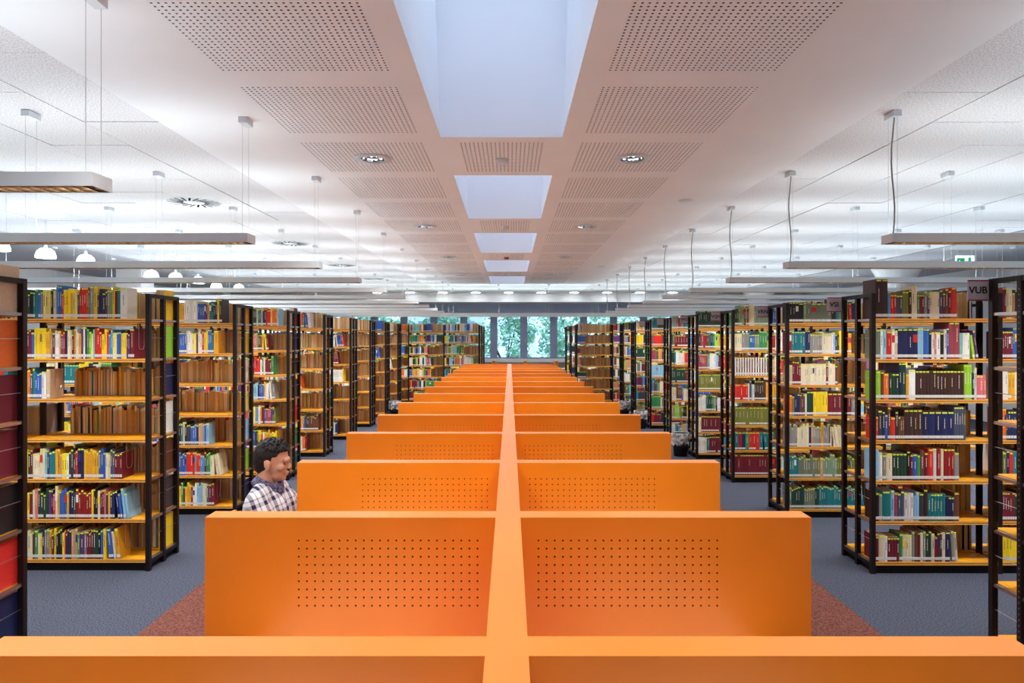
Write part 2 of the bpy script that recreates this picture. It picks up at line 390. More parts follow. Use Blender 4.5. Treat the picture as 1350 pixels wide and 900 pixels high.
# desk along the windows
wd = empty('window_desk', (0, 24.55, 0)); tag(wd, 'low desk with orange dividers along the windows behind the carrel row', 'desk')
MB().box(-1.7,4.0,-.4,.4,.715,.74).build('desktop', M['desk'], wd)
for x in (-1.68,-.56,.56,1.65,2.8,3.9): MB().box(x-.045,x+.045,-.55,.5,0,1.03).build('divider', M['orange'], wd)

# ------------------------------------------------------------------ bookcases
XL, XR = -2.893, 2.870
LY = [3.58,5.45,7.17,8.90,10.64,12.40,14.15,15.9,17.65,19.37,21.1,22.8]
RY = [3.58,5.383,7.05,8.76,10.45,12.17,13.9,15.59,17.25,19.07,20.79,22.5]
SZ = [.095+.32*k for k in range(7)]; DEP = .49; PWD = .034; PT = 2.215
post_me = box_mesh('post', M['post'], -PWD/2, PWD/2, -PWD/2, PWD/2, 0, PT)
mm = MB().box(-PWD/2, PWD/2, -PWD/2, PWD/2, 0, PT)
mid_me_plain = mm.mesh('post', M['post'])
mm = MB().box(-PWD/2, PWD/2, -PWD/2, PWD/2, 0, PT)
for z in np.arange(.12, PT-.05, .032):
    for s_ in (-1, 1): mm.box(min(s_*PWD/2,s_*(PWD/2+.0006)), max(s_*PWD/2,s_*(PWD/2+.0006)), -.003, .003, z, z+.008, 1)
mid_me = mm.mesh('post_slotted', [M['post'], M['slot']])
bl = .966
def shelf_mesh():
    m = MB(); hd = DEP/2-.02
    m.box(0,bl,.004,hd,-.026,0,0)                       # board, front at y=0
    e = MB().box(0,bl,0,.004,-.011,.0005,0).box(0,bl,.002,.004,-.016,-.011,1).box(0,bl,0,.004,-.027,-.016,0)
    return m.mesh('shelf', M['shelf']), e.mesh('edge_strip', [M['edge'], M['plinth']])
sh_me, ed_me = shelf_mesh()
def shelf(t, loc, rz=0):
    o = inst('shelf', sh_me, t, loc, rz); inst('edge_strip', ed_me, o)
bar_me = box_mesh('top_bar', M['post'], -.015,.015, 0, DEP/2-PWD, -.03, 0)
plinth_me = box_mesh('plinth', M['plinth'], 0,bl,.02,DEP-.02,.0,.066)
rod_me = MB().bar((0,0,0),(0,DEP/2-PWD,0),.0022,5).mesh('end_rod', M['steel'])
brk_me = box_mesh('shelf_bracket', M['steel'], -.009,.009,0,DEP/2-PWD,-.02,-.002)
foot_me = MB().lathe([(.02,0),(.02,.012),(.012,.02)],10,close=True).mesh('foot', M['plinth'])
CASES = []
def bookcase(side, k, y, xa, bays, label, group):
    """xa: aisle end; side -1 runs to -x, +1 to +x"""
    t = empty('bookcase', (xa, y, 0)); tag(t, label, 'bookcase', group)
    near = k < 6
    for i in range(bays+1):
        x = side*(i*1.0+0)
        inst('post', post_me, t, (x, PWD/2, 0)); inst('post', mid_me if (near and i == 0) else mid_me_plain, t, (x, DEP/2, 0)); inst('post', post_me, t, (x, DEP-PWD/2, 0))
        if i == 0 or i == bays:
            for q in (0, 1):
                yb = PWD + q*(DEP/2-PWD/2)
                inst('top_bar', bar_me, t, (x, yb if q == 0 else DEP/2+PWD/2, PT)); inst('bottom_bar', bar_me, t, (x, yb if q == 0 else DEP/2+PWD/2, .085))
                if i == 0 or near:
                    for j in range(7):
                        if j < 6: inst('end_rod', rod_me, t, (x, yb if q == 0 else DEP/2+PWD/2, SZ[j]+.165))
                        inst('shelf_bracket', brk_me, t, (x, yb if q == 0 else DEP/2+PWD/2, SZ[j]))
    for b in range(bays):
        x0 = b+PWD/2 if side > 0 else -(b+1)+PWD/2
        inst('plinth', plinth_me, t, (x0, 0, 0))
        for j in range(7):
            shelf(t, (x0, .002, SZ[j])); shelf(t, (x0+bl, DEP-.002, SZ[j]), math.pi)
    CASES.append((side, k, y, xa, bays, t))
    return t
SIGNS = ['VUB','VSI','VRN','VQH','VPO','','']
nL = len(LY)
def ltxt(k): return f"{nth(nL-k)} unsigned bookcase from the windows"
for k, y in enumerate(LY):
    far = k >= 9
    bookcase(-1, k, y, -.87 if far else XL, 4 if far else 2, f"dark metal {ltxt(k)}, {'long, with more bays toward the middle' if far else 'with yellow shelves'}", 'bookcases without signs')
rname = lambda k: f"{SIGNS[k]} bookcase" if k < 5 else f"{nth(len(RY)-k)} bookcase from the windows in the signed row"
for k, y in enumerate(RY):
    far = k >= 9
    l = f"dark metal bookcase with the {SIGNS[k]} sign on its end post" if k < 5 else f"dark metal {rname(k)}"
    bookcase(1, k, y, 1.875 if far else XR, 3 if far else 2, l, 'bookcases of the signed row')

# ------------------------------------------------------------------ books
PALN = {'yellow':(238,206,40),'pale yellow':(232,220,120),'gold':(222,164,44),'blue':(52,96,180),'navy':(34,42,86),'light blue':(138,190,222),'sky blue':(60,150,205),
 'white':(226,228,226),'cream':(224,214,184),'maroon':(112,32,48),'red':(208,48,42),'dark red':(150,36,40),'orange':(228,110,46),'green':(56,140,84),'dark green':(34,66,54),
 'lime':(150,205,60),'teal':(30,118,128),'aqua':(120,205,200),'grey':(138,138,138),'dark grey':(62,62,68),'black':(34,32,36),'brown':(104,66,50),'dark brown':(66,44,42),
 'tan':(190,150,112),'beige':(206,186,160),'purple':(96,52,120),'olive':(118,124,56),'sage':(120,148,120),'pink':(214,110,118),'rose':(160,70,86),'slate':(70,82,104),'grey green':(112,124,106)}
LEFTMIX = ['yellow']*5+['pale yellow']*2+['gold']*2+['blue']*3+['navy']*3+['white']*4+['cream']*3+['maroon']*3+['red']*3+['green']*2+['dark green','teal','teal','grey','grey','orange','black','dark grey','purple','light blue','light blue','sky blue','tan','brown','pink','aqua','lime']
RIGHTMIX = ['dark green']*4+['green']*2+['maroon']*4+['cream']*4+['white']*4+['teal']*3+['grey']*2+['navy']*3+['blue']*2+['brown']*2+['dark brown','red','red','dark red','olive','olive','sage','sage','light blue','sky blue','orange','gold','black','dark grey','lime','purple','tan','rose','slate','grey green','pink','yellow']
def R(s):
    """'yellow*3@.02^.25' -> runs of (colour, width, height or None)"""
    out = []
    for tok in s.split(','):
        tok = tok.strip(); h = w = None; n = 1
        if '^' in tok: tok, q = tok.split('^'); h = float(q)
        if '@' in tok: tok, q = tok.split('@'); w = float(q)
        if '*' in tok: tok, q = tok.split('*'); n = int(q)
        out += [(tok, w, h)]*n
    return out
SPEC = {}
L2 = ['dark green*2,black,teal*2,blue,grey,pale yellow*3@.02,black@.02,beige@.025,sky blue@.012^.27,blue*2^.26,red@.012^.2,yellow*3@.019,gold,pale yellow*2@.019,slate,red*4@.018^.25,green@.012,grey@.03^.26,yellow@.03^.26,dark grey@.015,navy*2@.025,brown@.016,sage*2@.018,yellow@.022^.255,maroon,teal^.24,white@.055^.25',
 'orange@.014,maroon*2@.016,blue@.026,yellow*8@.0118^.245,gold*3@.013,grey@.012,maroon@.02,white*3@.012,orange@.012,slate@.018,red@.012,navy@.022,cream*2@.017,maroon@.016,gold@.018,white*2@.01,gold@.02,purple@.018^.255,white@.014^.255,dark grey@.016^.255,green@.014,lime@.02,pale yellow@.014,aqua@.012,red*3@.019,yellow*2@.02,red@.016,sky blue*2@.016,pale yellow*2@.016,blue*2@.018,yellow*3@.014,purple*2@.013,maroon@.036^.24',
 'gold@.02,orange@.016,slate@.02,teal,blue*3@.018,white*2@.018,beige@.03^.235',
 '',
 'yellow@.02,dark green,maroon@.018,cream*4@.014^.2,cream*2@.02^.24,aqua@.018,purple@.016,teal*2@.024,gold*2@.02^.235,tan@.014,yellow*2@.02,white@.016,dark grey*3@.018,red@.016,navy*2@.026^.245,gold*7@.0165,blue*3@.019,cream*2@.019,slate*2@.017,maroon*3@.02',
 'yellow*2@.015,maroon@.028,cream@.018,pink@.022^.24,dark green*4@.022,purple@.02,navy@.014,red@.016,cream@.02^.26,gold@.016,blue*3@.018,gold@.02,navy*2@.019,dark grey@.018,dark red*6@.0205,yellow@.02,black*2@.015,cream@.022,maroon*2@.016,pink@.014^.235,dark grey@.018,gold@.016,navy*3@.018,blue@.018,light blue*2@.022',
 'cream*3@.019,maroon@.014,green@.03,cream@.018,yellow@.014,navy@.02,grey*2@.018,gold@.02,maroon@.018,yellow@.02,black*3@.016,yellow@.018,red@.01,navy*2@.014,dark brown@.018,tan*3@.016,green@.018,purple@.034,grey@.02,maroon*3@.018,dark green*2@.019,black@.02,blue@.02,yellow@.022^.24,blue@.036^.24,cream@.02,gold@.03^.24']
for j, s_ in enumerate(L2): SPEC[(-1,1,j)] = R(s_) if s_ else []
R2 = ['dark brown*2@.04^.31,sky blue@.018^.215,red*2@.02^.19,slate*2@.02^.185,olive*2@.02^.215,dark brown@.022^.225,cream*2@.018^.255,green@.014^.19,maroon*2@.016^.19,sage@.022^.215,purple@.014^.18,cream*4@.0165^.21,slate@.022^.225,maroon@.016^.2,brown@.02^.235,maroon@.02^.22,red@.038^.245',
 'grey green@.03^.235,white@.014^.235,light blue@.024^.235,red@.034^.22,white@.02^.235,beige@.018^.225,navy*4@.032^.24,light blue*2@.018^.245,blue*2@.018^.24,black@.014^.21,white@.022^.21,pink@.01,white@.026,black@.022^.21,white@.018^.235,blue@.014^.245,rose*2@.034^.29,aqua@.018^.205,white*3@.015^.205,lime@.016^.19,purple@.016^.225',
 'lime@.03^.225,brown@.02^.22,orange@.03^.205,dark green*3@.021^.205,navy@.016^.29,dark green@.028^.29,gold@.018^.2,white@.04^.235,dark brown*14@.0215^.228,lime*3@.016^.275,dark green@.016^.21,white@.014^.25,pink*3@.019^.19',
 'red@.014^.185,dark grey@.028^.235,navy@.018^.225,blue@.018^.2,brown@.02^.26,red@.03^.18,dark grey@.02^.225,brown*3@.013^.185,dark brown*4@.03^.24,navy*5@.042^.225,slate*5@.0155^.262',
 'light blue@.018,white@.016^.22,grey@.02,cream@.03,dark green*4@.018^.215,black@.018,maroon@.014,blue@.02^.21,green@.016^.2,brown@.02^.24,maroon@.02^.22,red@.026^.25,white@.016^.25,dark red@.022^.25,cream@.014^.25,dark red*3@.018^.25,grey@.024^.22',
 'black@.02,grey@.018,teal@.05^.235,light blue@.022,rose@.018^.225,slate*2@.02,white*3@.018^.22,light blue*2@.017,dark grey@.026,dark brown@.024^.25,teal*6@.0175^.215,navy*3@.017^.19,brown@.03^.225',
 'maroon@.02,cream@.036^.21,white@.02^.2,maroon*4@.019^.19,green@.02^.22,cream*3@.02^.21,grey@.018,brown@.02^.23,maroon@.018^.23,cream@.016^.225,grey@.018,dark green*2@.018,cream@.022^.22,maroon*2@.016,dark grey@.016,cream@.02^.23,navy@.03^.235,grey@.02^.24,cream@.016^.23']
for j, s_ in enumerate(R2):
    it = [(c, w or .02, h) for c, w, h in R(s_)]; f_ = (.64,.78,.87,.71,.66,.66,.63)[j]/sum(w for c, w, h in it)
    SPEC[(1,1,j)] = [(c, w*f_, h) for c, w, h in it]
P = lambda n, *c: [(random.choice(c), None, None) for _ in range(n)]
SPEC[(1,2,2)] = R('beige@.03,maroon*4@.022,cream*13@.02^.215,maroon,cream*4,brown')
SPEC[(1,2,4)] = R('grey*4,cream*6@.02,navy@.024,tan,grey*4,gold@.028^.25,grey*3,brown^.24,cream*6')
SPEC[(1,2,5)] = R('teal*4@.024,grey green*8@.024,olive@.03,tan@.03,sage*6@.024,olive*8@.024')
SPEC[(1,2,6)] = R('grey green@.02,dark green*6@.022,grey green*5@.022,dark green*2@.022,teal*20@.022')
SPEC[(1,3,2)] = [(c, .0165, .23) for _ in range(14) for c in ('white','brown')] + R('sky blue,tan@.03,cream*2,red*3')
SPEC[(1,3,3)] = R('red*5@.034^.2,white@.016,slate@.026^.25,light blue,white,dark brown*3@.03^.25,dark green@.028^.25,maroon@.03^.25,gold*6@.028^.23')
SPEC[(1,3,4)] = R('olive*11@.046^.23'); SPEC[(1,3,5)] = R('teal@.045^.23,dark red@.045^.23,navy@.045^.23,green@.045^.23,red*3@.045^.23,teal*4@.045^.23'); SPEC[(1,3,6)] = R('maroon*16@.034^.26,dark green*2,white*8@.022')
SPEC[(1,3,0)] = R('dark green*2,olive@.02,sage*2@.026^.26,brown,tan,black,tan^.24,cream*2@.03^.26,sage*7@.026^.25,white,navy*2,blue*2')
SPEC[(1,4,0)] = R('dark green*16@.026^.25,green*5@.03^.2'); SPEC[(1,4,3)] = R('olive*14@.027^.24,cream,olive*3@.03,grey*3'); SPEC[(1,4,5)] = R('cream*2,maroon*10@.034^.24,rose*4@.03'); SPEC[(1,4,2)] = R('rose*6@.022^.23,sage*2,white*3@.03^.24,light blue*2,maroon*3,red*2@.026')
SPEC[(1,5,3)] = R('dark green*8@.03^.25,maroon*2,grey*3,white*3,blue*3')
SPEC[(1,6,3)] = R('light blue*12@.024^.24')
L3 = {0:'white*6@.019^.24,blue*3@.024^.22,purple*2@.016,gold,teal*2,navy*2,yellow^.25,dark grey@.03^.25',1:'blue*6@.022^.22,cream,white*2,pale yellow*2,brown,white*2,red,yellow*2,blue*2^.25,teal,gold@.05^.24',
 4:'beige,black,dark grey*2,blue*3,navy,tan*2,grey,blue,light blue@.03',5:'blue*6@.02,red*3@.022^.24,red,grey,red*2,sky blue*2,maroon,green*2,cream*4',6:'green,maroon,yellow,gold*2,dark red,white*2,light blue*3,cream*2,teal,maroon*2@.03'}
def fillto(side, k, j, txt, frac, mix=LEFTMIX):
    """colours given last, random books before them so that the row is filled to frac of the bay"""
    it = [(c, w or .0205, h) for c, w, h in (R(txt) if txt else [])]; rest = frac*.956-sum(w for c, w, h in it); pre = []
    while rest > 0:
        w = random.uniform(.014,.03); pre.append((random.choice(mix), w, None)); rest -= w
    SPEC[(side,k,j)] = pre+it
for j in range(7):
    if j in L3: fillto(-1,2,j,L3[j],{0:.87,1:.84,4:.74,5:.84,6:.78}[j])
    else: SPEC[(-1,2,j)] = []
L4 = {0:('gold,dark green*2,cream,teal*2,beige,navy*2,red*3,pale yellow,orange*3@.022,light blue',.88),1:('white*2,yellow,sky blue,cream*2,pink*2,tan,green,maroon,rose,yellow*2,maroon',.72),2:('maroon*3,red*4@.02,white,teal,cream,maroon*4@.02,green@.03',.8),3:('light blue*3,black,blue*3,gold,white*3,grey*2',.8),4:('grey,sky blue,white,gold,maroon*2,blue,rose*3,purple,olive*2',.84),5:('blue*3@.024,dark green*2,yellow*2,red,white,gold*5@.024,yellow*2',.86),6:('blue*2,grey,cream',.3)}
for j,(t_,f_) in L4.items(): fillto(-1,3,j,t_,f_)
for k in range(4, 9):
    for j in range(7): SPEC[(-1,k,j)] = []
for k,j,t_,f_ in ((4,0,'maroon,white,cream,yellow,orange,red,green,blue*2,white*2',.78),(4,6,'red*3@.03,white,cream,orange*2,maroon',.72),(4,5,'dark grey*3,brown*5@.03',.9),(4,3,'orange@.025',.62),
    (5,1,'blue,light blue,white*2,cream,blue*3@.026,red',.84),(5,2,'maroon*7@.02',.74),(5,3,'white*10@.024^.22,yellow',.88),(5,4,'white*2,blue',.66),(5,6,'white*3,light blue*2,white,navy*2',.76),
    (6,2,'maroon,purple*2,teal',.6),(6,4,'white*3@.03',.55),(6,6,'white*2,red',.5),(7,0,'blue*8@.02^.24',.93),(7,1,'blue*6@.02,maroon',.75),(7,2,'blue*9@.02',.85),(7,4,'white*4,light blue',.7),(8,0,'beige*6@.03',.9),(8,3,'white*5',.8)):
    fillto(-1,k,j,t_,f_)
for j in range(7): SPEC[(1,9,j)] = R({0:'rose,white*3,red,beige*3',1:'blue*9@.024^.2',2:'maroon*3,rose',3:'lime,pink*3,blue',4:'dark green*9@.028^.16',5:'',6:'maroon*4'}[j]) if j != 5 else []
BOOKS = []
def darken(c, k): return tuple(v*k for v in c)
def fill_row(side, k, j, front, xlo, xhi, ybase, z, spec, mix, frac, bay, aisle_end_first):
    """front: spine to -y, laid from xlo up; rear: spine to +y, laid from xhi down"""
    rnd = random.Random(hash((side, k, j, front, bay)) & 0xffff) if False else random.Random((side+2)*100003 + k*1009 + j*101 + (7 if front else 3) + bay*13)
    items = spec
    if items is None:
        tot = 0; items = []
        while tot < frac*(xhi-xlo):
            c = rnd.choice(mix); n = rnd.choice((1,1,1,1,2,2,3,5))
            w0 = rnd.uniform(.014,.034) if rnd.random() < .9 else rnd.uniform(.035,.055); h0 = rnd.uniform(.2,.25)
            for _ in range(n): items.append((c, w0, h0)); tot += w0
    pos = 0; lean = 0; idx = 0; out = []
    for (c, w, h) in items:
        w = w or rnd.uniform(.014,.026); h = h or rnd.uniform(.195,.245)
        if pos + w > xhi-xlo: break
        idx += 1
        base = s2l(PALN[c]); jit = rnd.uniform(.88,1.12); col = tuple(min(.95, v*jit*rnd.uniform(.95,1.05)) for v in base)
        dep = rnd.uniform(.15,.185) if h < .26 else .2
        pg = s2l(rnd.choice(((226,208,172),(214,186,142),(204,172,124),(232,222,200),(196,160,112))))
        x = xlo+pos if front else xhi-pos
        out.append(dict(side=side,k=k,j=j,front=front,bay=bay,x=x,y=ybase,z=z,w=w-.0008,h=h,dep=dep,col=col,cname=c,page=pg,idx=idx,lean=0,
             lab=rnd.random()<.95, stk=rnd.random()<.9, dash=rnd.random()<.6, band=(rnd.random()<.04), dcol=s2l(rnd.choice(((235,232,220),(225,215,160),(235,235,235))) if sum(base)<1.1 else (40,40,50)), bcol=s2l(rnd.choice(((230,230,228),(200,50,45),(40,50,110),(235,205,60)))), seed=rnd.random()))
        pos += w
    # the last few of a loose row lean
    if len(out) > 5 and pos < (xhi-xlo)-.11 and rnd.random() < .45:
        a = rnd.uniform(.05,.13); n = rnd.randint(2,5); shift = 0
        cum = 0
        for q, b in enumerate(out[-n:]):
            if q == 0: cum = b['h']*math.sin(a)+.001
            else: cum += b['w']*(1/math.cos(a)-1)+.002+max(0, (b['h']-out[-n:][q-1]['h'])*math.sin(a))
            b['lean'] = a; b['dx'] = cum
    for b in out: b['n'] = len(out)
    BOOKS.extend(out)
for side, k, y, xa, bays, t in CASES:
    mix = LEFTMIX if side < 0 else RIGHTMIX
    rr = random.Random(side*31+k*7+900)
    for b in range(bays):
        xlo = (xa+b+.022) if side > 0 else (xa-(b+1)+.022); xhi = xlo+.956
        for j in range(7):                      # j = 0 is the top shelf
            z = SZ[6-j]+.001
            sp = SPEC.get((side,k,j)) if b == 0 else None
            if sp is None or (b > 0): frf = rr.uniform(.55,.95) if not (b > 0 and side < 0) else rr.uniform(.5,.95)
            else: frf = 1
            fill_row(side,k,j,True,xlo,xhi,y+.006+.004*rr.random(),z,sp,mix,frf,b,side>0)
            if side < 0: sr = None; fr = rr.uniform(.82,.97)
            else: sr = None; fr = rr.uniform(.45,.8)
            if side > 0 and k == 0: fr = rr.uniform(.0,.25)
            if side > 0 and k == 9: fr = rr.uniform(.85,.97)
            if side < 0 and k == 0 and b == 0: 
                cc = ['beige','orange','maroon','maroon','black','red','navy'][j]
                sr = [(cc,.045,.27)]*2+[(cc,.04,.26)]*2+[(c_, .035, None) for c_ in random.Random(j).choices(mix,k=19)]
            if side < 0 and k == 1 and b == 0:
                cc = ['yellow','lime','navy','white','brown','dark grey','yellow'][j]
                sr = [(cc,.035,.265 if j else .25),(cc,.03,.25)]+[(c_, None, None) for c_ in random.Random(j+50).choices(mix,k=36)]
            fill_row(side,k,j,False,xlo,xhi,y+DEP-.006-.004*rr.random(),z,sr,mix,fr,b,side<0)

def book_parts(b, detail):
    """local geometry: x 0..w, y 0..dep (spine at y=0), z 0..h  ->  cover, page, label, sticker, dashes"""
    w,h,d = b['w'],b['h'],b['dep']; t = .0018
    cov, pag, lab, stk, dsh, bnd = MB(), MB(), MB(), MB(), MB(), MB()
    if detail:
        rb = min(.004, w*.2)
        n = len(cov.v); prof = [(0,d),(0,rb),(w*.22,rb*.25),(w*.5,0),(w*.78,rb*.25),(w,rb),(w,d),(w-t,d),(w-t,rb+t),(t,rb+t),(t,d)]
        for zz in (0,h):
            cov.v += [(px,py,zz) for px,py in prof]
        q = len(prof)
        for i in range(q):
            jn = (i+1) % q; cov.f.append((n+i,n+q+i,n+q+jn,n+jn)); cov.m.append(0)
        for quad in ((0,1,9,10),(1,2,3,9),(3,4,8,9),(4,5,8),(5,6,7,8)):
            cov.f.append(tuple(n+i for i in quad)); cov.m.append(0); cov.f.append(tuple(n+q+i for i in reversed(quad))); cov.m.append(0)
        pag.box(t,w-t,rb+t,d-.003,.002,h-.003)
    else:
        cov.quad((0,0,0),(w,0,0),(w,0,h),(0,0,h)); cov.quad((w,0,0),(w,d,0),(w,d,h),(w,0,h)); cov.quad((0,d,0),(0,0,0),(0,0,h),(0,d,h))
        pag.quad((0,0,h-.002),(w,0,h-.002),(w,d,h-.002),(0,d,h-.002)); pag.quad((w,d-.002,0),(0,d-.002,0),(0,d-.002,h),(w,d-.002,h))
    e = -.0007
    def strip(m, x0,x1,z0,z1):
        if detail: m.box(x0,x1,e-.0004,.0012 if x0 > w*.15 else .004,z0,z1)
        else: m.quad((x0,e,z0),(x1,e,z0),(x1,e,z1),(x0,e,z1))
    if b['lab']: strip(lab, w*.03,w*.97,.014,.036)
    if b['stk']: strip(stk, w*.12,w*.88,h-.016,h-.005)
    if b['band']: strip(bnd, w*.06,w*.94,h*.55,h*.8)
    if b['dash'] and not b['band']:
        r2 = random.Random(b['seed']); z = h*r2.uniform(.36,.5); zt = h*r2.uniform(.72,.86); ww_ = min(w*.22,.0042)
        while z < zt:
            l = r2.uniform(.005,.016); strip(dsh, w/2-ww_/2, w/2+ww_/2, z, min(z+l, zt)); z += l+.004
    return cov, pag, lab, stk, dsh, bnd
def place(b):
    a = b['lean']
    if b['front']: return Matrix.Translation((b['x'],b['y'],b['z'])) @ Matrix.Rotation(0,4,'Z'), 0
    return Matrix.Translation((b['x'],b['y'],b['z'])) @ Matrix.Rotation(math.pi,4,'Z'), math.pi
def set_col(me, faces_cols):
    at = me.color_attributes.new('Col','FLOAT_COLOR','CORNER'); arr = np.array(faces_cols, dtype=np.float32).ravel(); at.data.foreach_set('color', arr)
# visibility score from the photograph's standpoint, to pick the 300 books that show largest
def score(b):
    d = b['y']; f = 900/d; x = VPX+f*(b['x']+(b['w']/2 if b['front'] else -b['w']/2))
    if not (0 < x < 1350): return 0
    Ys = LY if b['side'] < 0 else RY; k = b['k']
    if b['front'] and b['bay'] == 0 and k > 0:
        lim = VPX + 900*(XL if b['side']<0 else XR)/(Ys[k-1]+DEP)
        if b['side'] < 0 and x < lim: return 0
        if b['side'] > 0 and x > lim+30: return 0
        return b['w']*b['h']*f*f
    if not b['front'] and b['side'] < 0 and b['bay'] == 0 and b['idx'] == 1 and k < 5:
        return b['dep']*b['h']*f*f*.12 + (1000 if k < 2 else 0)
    return 0
sc = sorted(range(len(BOOKS)), key=lambda i: -score(BOOKS[i]))
near = set(i for i in sc[:300] if score(BOOKS[i]) > 0)
ROWN = ['top shelf','second shelf','third shelf','fourth shelf','fifth shelf','sixth shelf','bottom shelf']
def cname_case(b): return f"{SIGNS[b['k']]}-row bookcase" if False else (ltxt(b['k']) if b['side'] < 0 else rname(b['k']))
SV, SF, SC_ = [], [], []
LABC, STKC = s2l((214,216,216)), s2l((214,232,70))
nb = 0
for i, b in enumerate(BOOKS):
    det = i in near
    cov, pag, lab, stk, dsh, bnd = book_parts(b, det)
    Mx, rz = place(b)
    if b['lean']:
        ang = b['lean']
        Mx = Mx @ Matrix.Translation((b['dx'],0,0)) @ Matrix.Rotation(-ang,4,'Y')
    if det:
        m = MB(); m.v = cov.v + pag.v; n = len(cov.v); m.f = cov.f + [tuple(n+q for q in f) for f in pag.f]; m.m = [0]*len(m.f)
        # origin at the middle of the base
        m.v = [(x-b['w']/2, y-b['dep']/2, z) for x,y,z in m.v]
        me = m.mesh('book', M['book'])
        cols = []
        for f in cov.f: cols += [(*b['col'],1)]*len(f)
        for f in pag.f: cols += [(*b['page'],1)]*len(f)
        set_col(me, cols)
        o = link(bpy.data.objects.new('book', me)); o.matrix_world = Mx @ Matrix.Translation((b['w']/2, b['dep']/2, 0))
        pos = b['n']-b['idx']+1 if (b['side'] < 0 and b['front']) else b['idx']
        face = '' if b['front'] else 'rear '
        tag(o, f"{b['cname']} book, {nth(pos)} from the aisle, {face}{ROWN[b['j']]}, {cname_case(b)}", 'book', f"books on the {ROWN[b['j']]}, {cname_case(b)}")
        for part, nm, mt in ((lab,'spine_label',M['blabel']),(stk,'colour_sticker',M['bsticker'])):
            if part.f:
                part.v = [(x-b['w']/2, y-b['dep']/2, z) for x,y,z in part.v]; part.build(nm, mt, o)
        for part, nm, cc in ((dsh,'title_print',b['dcol']),(bnd,'colour_band',b['bcol'])):
            if part.f:
                part.v = [(x-b['w']/2, y-b['dep']/2, z) for x,y,z in part.v]; po = part.build(nm, M['book'], o)
                set_col(po.data, [(*cc,1)]*sum(len(f) for f in part.f))
        nb += 1
    else:
        for part, cc in ((cov,b['col']),(pag,b['page']),(lab,LABC),(stk,STKC),(dsh,b['dcol']),(bnd,b['bcol'])):
            if b['k'] > 5 and part is dsh: continue
            n = len(SV)
            for v in part.v: SV.append(tuple(Mx @ Vector(v)))
            for f in part.f: SF.append(tuple(n+q for q in f)); SC_ += [(*cc,1)]*len(f)
me = bpy.data.meshes.new('books'); me.from_pydata(SV, [], SF); me.materials.append(M['book']); set_col(me, SC_)
o = link(bpy.data.objects.new('books', me)); tag(o, 'thousands of further books filling the shelves of both bookcase rows', 'books', kind='stuff')

# wire bookends hanging under the shelf above
for (side,k,y,xa,bays,t) in CASES:
    if side < 0 and k in (1,2,3):
        for j in range(7):
            row = [b for b in BOOKS if b['side']==side and b['k']==k and b['j']==j and b['front'] and b['bay']==0]
            if not row or j == 0: continue
            x = max(b['x']+b['w']+b.get('dx',0) for b in row)+.008-xa
            if x > -.03: continue
            z = SZ[6-j]; zt = z+.32-.028
            pts = [(x,.06,zt),(x,.06,z+.10),(x,.075,z+.075),(x,.125,z+.075),(x,.14,z+.10),(x,.14,zt)]
            MB().path(pts,.0022,5).build('wire_bookend', M['steel'], t)
# signs
def text_mesh(txt, size):
    cu = bpy.data.curves.new('t','FONT'); cu.body = txt; cu.size = size; cu.align_x = 'CENTER'; cu.align_y = 'CENTER'; cu.extrude = .0006; cu.offset = .0009
    ob = bpy.data.objects.new('t', cu); COL.objects.link(ob); bpy.context.view_layer.update()
    me = bpy.data.meshes.new_from_object(ob.evaluated_get(bpy.context.evaluated_depsgraph_get())); bpy.data.objects.remove(ob); return me
for k in range(7):
    y = RY[k]+DEP+.004
    s_ = empty('shelf_sign', (XR-.078, y, 2.085)); nm = SIGNS[k]
    tag(s_, f"grey sign reading {nm} with red edges on a bookcase end post" if nm else f"small grey red-edged sign on the {rname(k)}", 'sign', 'shelf signs')
    MB().box(-.06,.06,-.004,.004,0,.125).build('plate', M['sign'], s_)
    MB().box(-.06,.06,-.006,-.004,.117,.125).build('red_edge', M['signred'], s_); MB().box(-.06,.06,-.006,-.004,0,.008).build('red_edge', M['signred'], s_)
    MB().box(.0605,.0785,-.008,.02,.002,.123).build('bracket', M['sign'], s_)
    if nm:
        tm = text_mesh(nm, .058); tm.materials.clear(); tm.materials.append(M['signtext'])
        o = inst('lettering', tm, s_, (0,-.0055,.0625)); o.rotation_euler = (math.pi/2,0,0)

